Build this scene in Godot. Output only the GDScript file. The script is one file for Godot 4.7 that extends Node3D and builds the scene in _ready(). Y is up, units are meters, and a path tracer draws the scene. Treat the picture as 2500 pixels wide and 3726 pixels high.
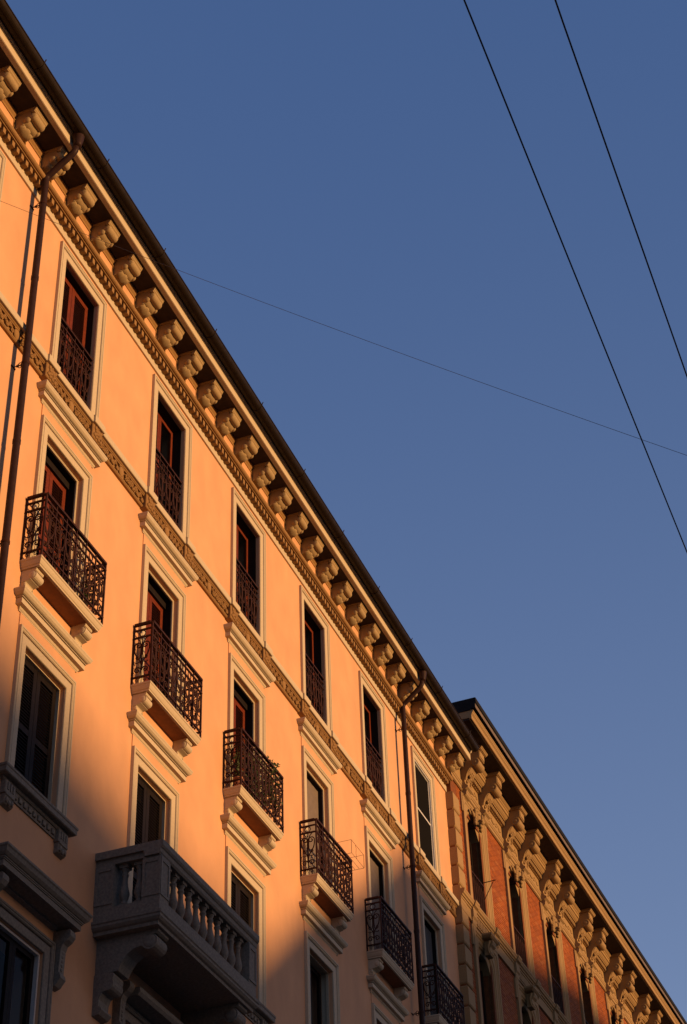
extends Node3D

# ------------------------------------------------------------------ helpers
class MB:
	var v := PackedVector3Array()
	var n := PackedVector3Array()
	var c := PackedColorArray()
	var col := Color(1, 1, 1)
	var tinted := false

	func tri(a: Vector3, b: Vector3, d: Vector3) -> void:
		var k := (b - a).cross(d - a)
		if k.length_squared() < 1e-16:
			return
		k = k.normalized()
		for p in [a, d, b]:
			v.append(p); n.append(k)
			if tinted: c.append(col)

	func quad(a: Vector3, b: Vector3, d: Vector3, e: Vector3) -> void:
		tri(a, b, d); tri(a, d, e)

	func trin(a: Vector3, b: Vector3, d: Vector3, na: Vector3, nb: Vector3, nd: Vector3) -> void:
		if (b - a).cross(d - a).length_squared() < 1e-16:
			return
		v.append(a); v.append(d); v.append(b)
		n.append(na); n.append(nd); n.append(nb)
		if tinted:
			for i in 3: c.append(col)

	func box(lo: Vector3, hi: Vector3) -> void:
		var p := []
		for i in 8:
			p.append(Vector3(hi.x if i & 1 else lo.x, hi.y if i & 2 else lo.y, hi.z if i & 4 else lo.z))
		quad(p[4], p[5], p[7], p[6]); quad(p[1], p[0], p[2], p[3])
		quad(p[0], p[4], p[6], p[2]); quad(p[5], p[1], p[3], p[7])
		quad(p[6], p[7], p[3], p[2]); quad(p[0], p[1], p[5], p[4])

	# box on a wall with a chamfered front
	func block(lo: Vector3, hi: Vector3, b: float) -> void:
		var r0 := [Vector3(lo.x, hi.y, lo.z), Vector3(lo.x, lo.y, lo.z), Vector3(hi.x, lo.y, lo.z), Vector3(hi.x, hi.y, lo.z)]
		var r1 := [Vector3(lo.x, hi.y, hi.z - b), Vector3(lo.x, lo.y, hi.z - b), Vector3(hi.x, lo.y, hi.z - b), Vector3(hi.x, hi.y, hi.z - b)]
		var r2 := [Vector3(lo.x + b, hi.y - b, hi.z), Vector3(lo.x + b, lo.y + b, hi.z), Vector3(hi.x - b, lo.y + b, hi.z), Vector3(hi.x - b, hi.y - b, hi.z)]
		for i in 4:
			var j := (i + 1) % 4
			quad(r0[i], r0[j], r1[j], r1[i]); quad(r1[i], r1[j], r2[j], r2[i])
		quad(r2[0], r2[1], r2[2], r2[3]); quad(r0[3], r0[2], r0[1], r0[0])

	func loft(rings: Array) -> void:
		for i in rings.size() - 1:
			var a: Array = rings[i]
			var b: Array = rings[i + 1]
			for j in a.size() - 1:
				quad(a[j], b[j], b[j + 1], a[j + 1])

	# moulding along x: profile of (z, y) from top to bottom, ends closed
	func mould(prof: Array, x0: float, x1: float) -> void:
		var rings := []
		for p in prof:
			rings.append([Vector3(x0, p.y, p.x), Vector3(x1, p.y, p.x)])
		loft(rings)
		cap(prof, x0, -1.0); cap(prof, x1, 1.0)

	func cap(prof: Array, x: float, side: float) -> void:
		var poly := PackedVector2Array(prof)
		var t := Geometry2D.triangulate_polygon(poly)
		for i in range(0, t.size(), 3):
			var a := Vector3(x, poly[t[i]].y, poly[t[i]].x)
			var b := Vector3(x, poly[t[i + 1]].y, poly[t[i + 1]].x)
			var d := Vector3(x, poly[t[i + 2]].y, poly[t[i + 2]].x)
			if (b - a).cross(d - a).x * side > 0: tri(a, b, d)
			else: tri(a, d, b)

	# moulding returned to the wall at both ends
	func hood(prof: Array, x0: float, x1: float, back := 0.0) -> void:
		var rings := []
		for p in prof:
			rings.append([Vector3(x0 - p.x, p.y, back), Vector3(x0 - p.x, p.y, p.x), Vector3(x1 + p.x, p.y, p.x), Vector3(x1 + p.x, p.y, back)])
		loft(rings)

	# three-sided frame: profile of (distance inwards, z) from the outer edge in
	func frame3(prof: Array, x0: float, x1: float, yb: float, yt: float) -> void:
		var rings := []
		for p in prof:
			rings.append([Vector3(x0 + p.x, yb, p.y), Vector3(x0 + p.x, yt - p.x, p.y), Vector3(x1 - p.x, yt - p.x, p.y), Vector3(x1 - p.x, yb, p.y)])
		loft(rings)

	func tube(path: Array, r: float, seg := 5, closed := false, r2 := -1.0) -> void:
		var m := path.size()
		var rings := []
		var nor := []
		var up := Vector3(0.123, 0.9, 0.31).normalized()
		for i in m:
			var a: Vector3 = path[(i - 1 + m) % m] if closed else path[maxi(i - 1, 0)]
			var b: Vector3 = path[(i + 1) % m] if closed else path[mini(i + 1, m - 1)]
			var t := (b - a).normalized()
			if absf(t.dot(up)) > 0.95: up = Vector3(0.9, 0.1, 0.35).normalized()
			var s := t.cross(up).normalized()
			up = s.cross(t).normalized()
			var ring := []
			var rn := []
			var rr := r if r2 < 0.0 else lerpf(r, r2, float(i) / maxf(m - 1, 1))
			for k in seg + 1:
				var an := TAU * k / seg
				var d := s * cos(an) + up * sin(an)
				ring.append(path[i] + d * rr); rn.append(d)
			rings.append(ring); nor.append(rn)
		for i in (m if closed else m - 1):
			var j := (i + 1) % m
			for k in seg:
				trin(rings[i][k], rings[j][k + 1], rings[i][k + 1], nor[i][k], nor[j][k + 1], nor[i][k + 1])
				trin(rings[i][k], rings[j][k], rings[j][k + 1], nor[i][k], nor[j][k], nor[j][k + 1])
		if not closed:
			for e in [0, m - 1]:
				for k in range(1, seg - 1):
					if e == 0: tri(rings[0][0], rings[0][k], rings[0][k + 1])
					else: tri(rings[e][0], rings[e][k + 1], rings[e][k])

	# lathe about an axis through o along ax, profile of (radius, along)
	func lathe(prof: Array, o: Vector3, ax := Vector3.UP, seg := 10) -> void:
		var s := ax.cross(Vector3(0.31, 0.2, 0.93)).normalized()
		var w := ax.cross(s).normalized()
		var pn := []
		for i in prof.size():
			var d: Vector2 = prof[mini(i + 1, prof.size() - 1)] - prof[maxi(i - 1, 0)]
			pn.append(Vector2(d.y, -d.x).normalized())
		for i in prof.size() - 1:
			for k in seg:
				var q := []
				var qn := []
				for e in [[i, k], [i, k + 1], [i + 1, k + 1], [i + 1, k]]:
					var an: float = TAU * e[1] / seg
					var d := s * cos(an) + w * sin(an)
					q.append(o + d * prof[e[0]].x + ax * prof[e[0]].y)
					qn.append((d * pn[e[0]].x + ax * pn[e[0]].y).normalized())
				trin(q[0], q[1], q[2], qn[0], qn[1], qn[2])
				trin(q[0], q[2], q[3], qn[0], qn[2], qn[3])

	func ell(o: Vector3, r: Vector3, seg := 8, rows := 5, tilt := Basis()) -> void:
		var g := []
		for i in rows + 1:
			var la := PI * i / rows
			var ring := []
			for k in seg + 1:
				var lo := TAU * k / seg
				ring.append(Vector3(sin(la) * cos(lo), cos(la), -sin(la) * sin(lo)))
			g.append(ring)
		for i in rows:
			for k in seg:
				var q := []
				var qn := []
				for e in [g[i][k], g[i + 1][k], g[i + 1][k + 1], g[i][k + 1]]:
					q.append(o + tilt * (e * r)); qn.append((tilt * (e / r)).normalized())
				trin(q[0], q[1], q[2], qn[0], qn[1], qn[2]); trin(q[0], q[2], q[3], qn[0], qn[2], qn[3])

	func mesh() -> ArrayMesh:
		var a := []
		a.resize(Mesh.ARRAY_MAX)
		a[Mesh.ARRAY_VERTEX] = v
		a[Mesh.ARRAY_NORMAL] = n
		if tinted: a[Mesh.ARRAY_COLOR] = c
		var m := ArrayMesh.new()
		m.add_surface_from_arrays(Mesh.PRIMITIVE_TRIANGLES, a)
		return m

var rng := RandomNumberGenerator.new()
var mat := {}
var taken := {}

func V(x: float, y: float, z := 0.0) -> Vector3: return Vector3(x, y, z)
func P(a: Array) -> Array:
	var o := []
	for i in range(0, a.size(), 2): o.append(Vector2(a[i], a[i + 1]))
	return o

func put(called: String, m, material, parent: Node = self, at := Vector3.ZERO, turn := 0.0) -> MeshInstance3D:
	var o := MeshInstance3D.new()
	o.name = called
	o.mesh = m.mesh() if m is MB else m
	o.material_override = material
	parent.add_child(o, true)
	o.position = at
	o.rotation.y = turn
	return o

func node(called: String, parent: Node = self, at := Vector3.ZERO) -> Node3D:
	var o := Node3D.new()
	o.name = called
	parent.add_child(o, true)
	o.position = at
	return o

func thing(called: String, label: String, category: String, at := Vector3.ZERO, group := "") -> Node3D:
	var nm := called
	if taken.has(called):
		nm = "%s_%03d" % [called, taken[called]]
		taken[called] += 1
	else:
		taken[called] = 1
	var o := node(nm, self, at)
	o.set_meta("label", label); o.set_meta("category", category)
	if group: o.set_meta("group", group)
	return o

func structure(called: String, m: MB, material) -> MeshInstance3D:
	var o := put(called, m, material)
	o.set_meta("kind", "structure")
	return o

func stuff(o: Node) -> void: o.set_meta("kind", "stuff")

func noise_tex(freq: float, lo: Color, hi: Color, seedn: int, oct := 4) -> NoiseTexture2D:
	var f := FastNoiseLite.new()
	f.noise_type = FastNoiseLite.TYPE_SIMPLEX_SMOOTH
	f.seed = seedn; f.frequency = freq; f.fractal_octaves = oct
	var g := Gradient.new()
	g.set_color(0, lo); g.set_color(1, hi)
	var t := NoiseTexture2D.new()
	t.width = 512; t.height = 512; t.seamless = true; t.noise = f; t.color_ramp = g
	return t

func bump_tex(freq: float, seedn: int, strength: float) -> NoiseTexture2D:
	var f := FastNoiseLite.new()
	f.noise_type = FastNoiseLite.TYPE_SIMPLEX_SMOOTH
	f.seed = seedn; f.frequency = freq; f.fractal_octaves = 4
	var t := NoiseTexture2D.new()
	t.width = 512; t.height = 512; t.seamless = true; t.noise = f
	t.as_normal_map = true; t.bump_strength = strength
	return t

# base colours are linear real-world values
func lin(r: float, g: float, b: float) -> Color: return Color(r, g, b).linear_to_srgb()

func surf(called: String, c: Color, rough := 0.85, vary := 0.0, metal := 0.0, size := 1.0, bump := 0.0, freq := 0.02) -> StandardMaterial3D:
	var m := StandardMaterial3D.new()
	m.albedo_color = c
	m.roughness = rough
	m.metallic = metal
	var s := called.hash() % 1000
	if vary > 0.0:
		m.albedo_color = Color(1, 1, 1)
		m.albedo_texture = noise_tex(freq, Color(c.r * (1 - vary), c.g * (1 - vary), c.b * (1 - vary)), Color(minf(1, c.r * (1 + vary)), minf(1, c.g * (1 + vary)), minf(1, c.b * (1 + vary))), s)
	if bump > 0.0:
		m.normal_enabled = true
		m.normal_texture = bump_tex(0.06, s + 7, 6.0)
		m.normal_scale = bump
	if vary > 0.0 or bump > 0.0:
		m.uv1_triplanar = true; m.uv1_world_triplanar = true
		m.uv1_scale = Vector3.ONE * size
	mat[called] = m
	return m

func materials() -> void:
	surf("stucco", lin(0.61, 0.328, 0.168), 0.94, 0.040, 0.0, 0.6, 0.03, 0.012)
	mat.stucco.uv1_scale = Vector3(0.22, 0.12, 0.22)
	surf("cream", lin(0.49, 0.395, 0.262), 0.87, 0.035, 0.0, 0.8, 0.05, 0.04)
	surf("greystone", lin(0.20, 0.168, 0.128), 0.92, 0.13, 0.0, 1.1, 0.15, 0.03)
	surf("carved", lin(0.335, 0.230, 0.105), 0.9, 0.12, 0.0, 2.0, 0.15, 0.05)
	surf("ochre", lin(0.275, 0.148, 0.046), 0.9, 0.12, 0.0, 1.6, 0.15, 0.04)
	surf("frieze", lin(0.25, 0.130, 0.038), 0.9, 0.18, 0.0, 2.0, 0.2, 0.05)
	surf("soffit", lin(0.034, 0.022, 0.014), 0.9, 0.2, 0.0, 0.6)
	surf("gutter", lin(0.02, 0.013, 0.008), 0.5, 0.2, 0.15, 0.8)
	surf("copper", lin(0.036, 0.018, 0.014), 0.45, 0.15, 0.05, 0.8)
	surf("iron", lin(0.045, 0.018, 0.012), 0.6, 0.25, 0.05, 2.0)
	surf("redwood", lin(0.135, 0.027, 0.011), 0.55, 0.15, 0.0, 1.3)
	surf("slatwood", lin(0.045, 0.012, 0.007), 0.6, 0.15, 0.0, 1.3)
	surf("darkwood", lin(0.016, 0.011, 0.009), 0.6, 0.15, 0.0, 1.3)
	surf("whitepaint", lin(0.60, 0.57, 0.52), 0.5)
	surf("screen", lin(0.155, 0.115, 0.088), 0.85, 0.06, 0.0, 0.6)
	surf("greyscreen", lin(0.075, 0.08, 0.085), 0.8, 0.06, 0.0, 0.6)
	surf("room", lin(0.05, 0.045, 0.04), 0.9)
	surf("mortar", lin(0.17, 0.048, 0.008), 0.95, 0.12, 0.0, 0.8)
	surf("trim", lin(0.305, 0.190, 0.078), 0.9, 0.12, 0.0, 1.6, 0.15, 0.05)
	surf("band", lin(0.14, 0.10, 0.075), 0.8, 0.15)
	surf("darkscreen", lin(0.011, 0.010, 0.010), 0.7, 0.1, 0.0, 2.0)
	surf("slate", lin(0.014, 0.013, 0.013), 0.8, 0.2)
	surf("asphalt", lin(0.05, 0.05, 0.052), 0.9, 0.2, 0.0, 0.6, 0.3)
	surf("paving", lin(0.24, 0.225, 0.21), 0.9, 0.15, 0.0, 0.5, 0.2)
	surf("plaster", lin(0.42, 0.36, 0.29), 0.9, 0.1, 0.0, 0.3)
	surf("rooftile", lin(0.24, 0.10, 0.06), 0.85, 0.2, 0.0, 0.8)
	surf("cable", lin(0.02, 0.02, 0.022), 0.5)
	surf("terracotta", lin(0.38, 0.15, 0.08), 0.85, 0.1, 0.0, 2.0)
	var leaf := surf("leaf", lin(0.06, 0.075, 0.018), 0.6)
	leaf.backlight_enabled = true
	leaf.backlight = lin(0.03, 0.05, 0.01)
	var b := surf("brick", Color(1, 1, 1), 0.9, 0.0, 0.0, 1.0, 0.0)
	b.vertex_color_use_as_albedo = true
	var g := StandardMaterial3D.new()
	g.albedo_color = Color(0.04, 0.045, 0.05, 0.25)
	g.transparency = BaseMaterial3D.TRANSPARENCY_ALPHA
	g.roughness = 0.03
	g.metallic_specular = 0.22
	mat["glass"] = g
	mat.darkscreen.metallic_specular = 0.0
	mat.darkscreen.roughness = 1.0
	mat.darkwood.metallic_specular = 0.2
	for e in ["iron", "copper", "gutter", "slate", "redwood", "slatwood"]: mat[e].metallic_specular = 0.2
	mat.greyscreen.metallic_specular = 0.1
	surf("underside", lin(0.20, 0.082, 0.030), 0.9, 0.08, 0.0, 0.8)  # shade below the balcony slabs put into the colour, darker than their cream

# ------------------------------------------------------------------ camera and light
const SUN_X := 0.03
const SUN_Y := 0.092

func camera_and_light() -> void:
	var cam := Camera3D.new()
	cam.name = "camera"
	add_child(cam)
	var f := Vector3(0.7326, 0.6280, -0.2626)
	var u := Vector3(-0.5773, 0.7776, 0.2495)
	var r := f.cross(u).normalized()
	u = r.cross(f).normalized()
	cam.transform = Transform3D(Basis(r, u, -f.normalized()), Vector3(-15.986, 1.6, 10.14))
	cam.fov = 32.05
	cam.near = 0.1
	cam.far = 900.0
	cam.current = true

	var sky := ProceduralSkyMaterial.new()
	sky.sky_top_color = lin(0.050, 0.104, 0.256)
	sky.sky_horizon_color = lin(0.37, 0.48, 0.70)
	sky.sky_curve = 0.28
	sky.ground_bottom_color = lin(0.05, 0.05, 0.05)
	sky.ground_horizon_color = lin(0.2, 0.2, 0.22)
	sky.sun_angle_max = 55.0
	sky.sun_curve = 0.40
	var env := Environment.new()
	env.background_mode = Environment.BG_SKY
	env.sky = Sky.new()
	env.sky.sky_material = sky
	env.tonemap_mode = Environment.TONE_MAPPER_LINEAR
	env.tonemap_exposure = 1.0
	env.sdfgi_enabled = true
	env.ssao_enabled = true
	env.ssil_enabled = true
	var we := WorldEnvironment.new()
	we.name = "environment"
	we.environment = env
	add_child(we)

	var sun := DirectionalLight3D.new()
	sun.name = "sun"
	sun.light_color = lin(1.0, 0.56, 0.225)
	sun.light_energy = 1.6
	sun.light_angular_distance = 0.75
	sun.shadow_enabled = true
	add_child(sun)
	var to := Vector3(SUN_X, SUN_Y, 1.0).normalized()
	sun.look_at_from_position(to * 50.0, Vector3.ZERO, Vector3.UP)

# ------------------------------------------------------------------ wrought iron
func spiral(o: Vector2, r0: float, r1: float, a0: float, a1: float, steps := 12) -> Array:
	var out := []
	for i in steps + 1:
		var t := float(i) / steps
		var a := lerpf(a0, a1, t)
		out.append(o + Vector2(cos(a), sin(a)) * lerpf(r0, r1, t))
	return out

func bez(a: Vector2, b: Vector2, c: Vector2, d: Vector2, steps := 9) -> Array:
	var out := []
	for i in range(1, steps):
		out.append(a.bezier_interpolate(b, c, d, float(i) / steps))
	return out

func lift(p: Array, mirror := 1.0, y0 := 0.0) -> Array:
	var out := []
	for q in p: out.append(Vector3(q.x * mirror, q.y + y0, 0))
	return out

# one unit of the railing between its low and third rail: a stem with two S scrolls
func scroll_unit(w: float, h: float) -> MB:
	var m := MB.new()
	var rr := 0.0105
	m.tube([V(0, 0), V(0, h)], 0.0095, 5)
	for s in [-1.0, 1.0]:
		var top := spiral(Vector2(w * 0.22, h * 0.80), 0.012, 0.062, PI * 2.6, 0.0, 16)
		var low := spiral(Vector2(w * 0.24, h * 0.16), 0.056, 0.012, PI, -PI * 1.5, 16)
		var s_curve := top + bez(Vector2(w * 0.22 + 0.062, h * 0.80), Vector2(w * 0.52, h * 0.45), Vector2(-0.02, h * 0.5), Vector2(w * 0.24 - 0.056, h * 0.16)) + low
		m.tube(lift(s_curve, s), rr, 5)
		var c2 := spiral(Vector2(w * 0.25, h * 0.50), 0.01, 0.045, PI * 2.9, PI * 0.9, 12) + bez(Vector2(w * 0.25 - 0.045, h * 0.5), Vector2(0.01, h * 0.66), Vector2(0.01, h * 0.85), Vector2(w * 0.2, h), 6) + [Vector2(w * 0.3, h)]
		m.tube(lift(c2, s), 0.0085, 5)
		m.tube(lift(bez(Vector2(0, h * 0.42), Vector2(w * 0.1, h * 0.36), Vector2(w * 0.34, h * 0.30), Vector2(w * 0.46, h * 0.42), 7), s), 0.008, 4)
	m.ell(V(0, h * 0.45), Vector3(0.016, 0.03, 0.016), 6, 4)
	return m

func ring_unit(r: float) -> MB:
	var m := MB.new()
	var p := []
	for i in 12: p.append(V(cos(TAU * i / 12) * r, sin(TAU * i / 12) * r))
	m.tube(p, 0.009, 4, true)
	return m

func foot_unit(w: float, h: float) -> MB:
	var m := MB.new()
	for s in [-1.0, 1.0]:
		m.tube(lift([Vector2(0, h * 0.9)] + spiral(Vector2(w * 0.22, h * 0.5), h * 0.42, 0.008, PI * 0.8, -PI * 1.6, 12), s), 0.006, 4)
	return m

var iron_mesh := {}

func iron_panel(parent: Node, w: float, y0: float, y1: float, at: Vector3, turn: float, units: int) -> void:
	# rails at the low, third, second and top heights; local x runs along the panel
	var m := MB.new()
	m.box(V(0, y1 - 0.035, -0.024), V(w, y1, 0.024))
	put("handrail", m, mat.iron, parent, at, turn)
	for y in [y1 - 0.12, y1 - 0.25, y0 + 0.10]:
		m = MB.new()
		m.box(V(0, y - 0.011, -0.013), V(w, y + 0.011, 0.013))
		put("rail", m, mat.iron, parent, at, turn)
	var uw := w / units
	var h := y1 - 0.261 - (y0 + 0.111)
	var key := "%.3f_%.3f" % [uw, h]
	if not iron_mesh.has(key):
		iron_mesh[key] = [scroll_unit(uw, h).mesh(), ring_unit(0.05).mesh(), foot_unit(uw, 0.085).mesh()]
	var b := Basis(Vector3.UP, turn)
	for i in units:
		var x := uw * (i + 0.5)
		put("scroll", iron_mesh[key][0], mat.iron, parent, at + b * V(x, y0 + 0.111), turn)
		put("ring", iron_mesh[key][1], mat.iron, parent, at + b * V(x, y1 - 0.185), turn)
		put("foot_scroll", iron_mesh[key][2], mat.iron, parent, at + b * V(x, y0 + 0.004), turn)
		if i > 0:
			m = MB.new()
			m.box(V(uw * i - 0.009, y0, -0.009), V(uw * i + 0.009, y1 - 0.036, 0.009))
			put("bar", m, mat.iron, parent, at, turn)

# ------------------------------------------------------------------ windows
func wall_with_openings(x0: float, x1: float, y0: float, y1: float, holes: Array, thick: float) -> MB:
	var m := MB.new()
	var xs := [x0, x1]
	var ys := [y0, y1]
	for h in holes:
		for e in [h.position.x, h.end.x]:
			if not xs.has(e): xs.append(e)
		for e in [h.position.y, h.end.y]:
			if not ys.has(e): ys.append(e)
	xs.sort(); ys.sort()
	for i in xs.size() - 1:
		for j in ys.size() - 1:
			var c := Vector2((xs[i] + xs[i + 1]) / 2, (ys[j] + ys[j + 1]) / 2)
			var open := false
			for h in holes:
				if h.has_point(c): open = true; break
			if open: continue
			m.quad(V(xs[i], ys[j]), V(xs[i + 1], ys[j]), V(xs[i + 1], ys[j + 1]), V(xs[i], ys[j + 1]))
			m.quad(V(xs[i + 1], ys[j], -thick), V(xs[i], ys[j], -thick), V(xs[i], ys[j + 1], -thick), V(xs[i + 1], ys[j + 1], -thick))
	for h in holes:
		var a: Vector2 = h.position
		var b: Vector2 = h.end
		m.quad(V(a.x, a.y, -thick), V(a.x, a.y, 0), V(a.x, b.y, 0), V(a.x, b.y, -thick))
		m.quad(V(b.x, a.y, 0), V(b.x, a.y, -thick), V(b.x, b.y, -thick), V(b.x, b.y, 0))
		m.quad(V(a.x, b.y, 0), V(b.x, b.y, 0), V(b.x, b.y, -thick), V(a.x, b.y, -thick))
		m.quad(V(a.x, a.y, -thick), V(b.x, a.y, -thick), V(b.x, a.y, 0), V(a.x, a.y, 0))
	return m

# pair of louvred shutter leaves filling an opening; z is their front
func shutters(parent: Node, x0: float, x1: float, y0: float, y1: float, z: float, frame_m, slat_m, called := "shutter") -> void:
	var mid := (x0 + x1) / 2
	for e in [[x0 + 0.01, mid - 0.004], [mid + 0.004, x1 - 0.012]]:
		var a: float = e[0]
		var b: float = e[1]
		var m := MB.new()
		var s := 0.085
		m.box(V(a, y0, z - 0.04), V(a + s, y1, z)); m.box(V(b - s, y0, z - 0.04), V(b, y1, z))
		var mids := [y0, y0 + (y1 - y0) * 0.42, y1 - 0.09]
		for k in 3:
			m.box(V(a + s, mids[k], z - 0.038), V(b - s, mids[k] + 0.09, z - 0.002))
		var o := put(called, m, frame_m, parent)
		var sl := MB.new()
		for k in 2:
			var lo: float = mids[k] + 0.09
			var hi: float = mids[k + 1]
			var cnt := int((hi - lo) / 0.045)
			for i in cnt:
				var y := lo + (hi - lo) * (i + 0.5) / cnt
				sl.quad(V(a + s, y - 0.022, z - 0.004), V(b - s, y - 0.022, z - 0.004), V(b - s, y + 0.020, z - 0.034), V(a + s, y + 0.020, z - 0.034))
				sl.quad(V(a + s, y - 0.030, z - 0.004), V(b - s, y - 0.030, z - 0.004), V(b - s, y - 0.022, z - 0.004), V(a + s, y - 0.022, z - 0.004))
				sl.quad(V(a + s, y + 0.012, z - 0.034), V(b - s, y + 0.012, z - 0.034), V(b - s, y - 0.030, z - 0.004), V(a + s, y - 0.030, z - 0.004))
		stuff(put("slats", sl, slat_m, o))

func glazed(parent: Node, x0: float, x1: float, y0: float, y1: float, z: float, frame_m, leaves := 2, cross := -1.0, s := 0.07) -> void:
	var o := node("window", parent)
	var w := (x1 - x0) / leaves
	for i in leaves:
		var a := x0 + w * i + 0.002
		var b := x0 + w * (i + 1) - 0.002
		var m := MB.new()
		m.box(V(a, y0, z - 0.05), V(a + s, y1, z)); m.box(V(b - s, y0, z - 0.05), V(b, y1, z))
		m.box(V(a + s, y0, z - 0.048), V(b - s, y0 + s, z - 0.002)); m.box(V(a + s, y1 - s, z - 0.048), V(b - s, y1, z - 0.002))
		if cross > 0: m.box(V(a + s, cross - 0.02, z - 0.047), V(b - s, cross + 0.02, z - 0.003))
		put("frame", m, frame_m, o)
		var g := MB.new()
		g.quad(V(a + s, y0 + s, z - 0.024), V(b - s, y0 + s, z - 0.024), V(b - s, y1 - s, z - 0.024), V(a + s, y1 - s, z - 0.024))
		put("pane", g, mat.glass, o)

# ------------------------------------------------------------------ the orange apartment building
const BAY := 3.2
const SURROUND := [0.0, 0.0, 0.0, 0.05, 0.012, 0.056, 0.03, 0.056, 0.036, 0.046, 0.05, 0.044, 0.062, 0.032, 0.068, -0.004, 0.084, -0.004, 0.084, 0.028, 0.094, 0.026, 0.192, 0.022, 0.198, 0.012, 0.198, -0.06]

func hood_profile(top: float) -> Array:
	return P([0.0, top + 0.012, 0.165, top, 0.165, top - 0.022, 0.158, top - 0.034, 0.150, top - 0.058, 0.128, top - 0.078, 0.112, top - 0.084, 0.084, top - 0.086, 0.084, top - 0.096, 0.104, top - 0.098, 0.104, top - 0.108, 0.076, top - 0.110, 0.076, top - 0.118, 0.09, top - 0.120, 0.09, top - 0.195, 0.034, top - 0.199, 0.034, top - 0.215, 0.026, top - 0.232, 0.016, top - 0.240, 0.016, top - 0.255, 0.0, top - 0.255])

func corbel_mesh() -> MB:
	# eave modillion: a bracket whose underside curves back to the wall
	var m := MB.new()
	var prof := P([0.09, 22.9998, 0.36, 22.9998])
	for i in 9:
		var a := PI * 0.5 * i / 8.0
		prof.append(Vector2(0.24 + cos(a) * 0.12, 22.87 - sin(a) * 0.13))
	prof.append_array(P([0.20, 22.73, 0.16, 22.705, 0.13, 22.69, 0.09, 22.69]))
	m.mould(prof, 0.03, 0.314)
	return m

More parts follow.
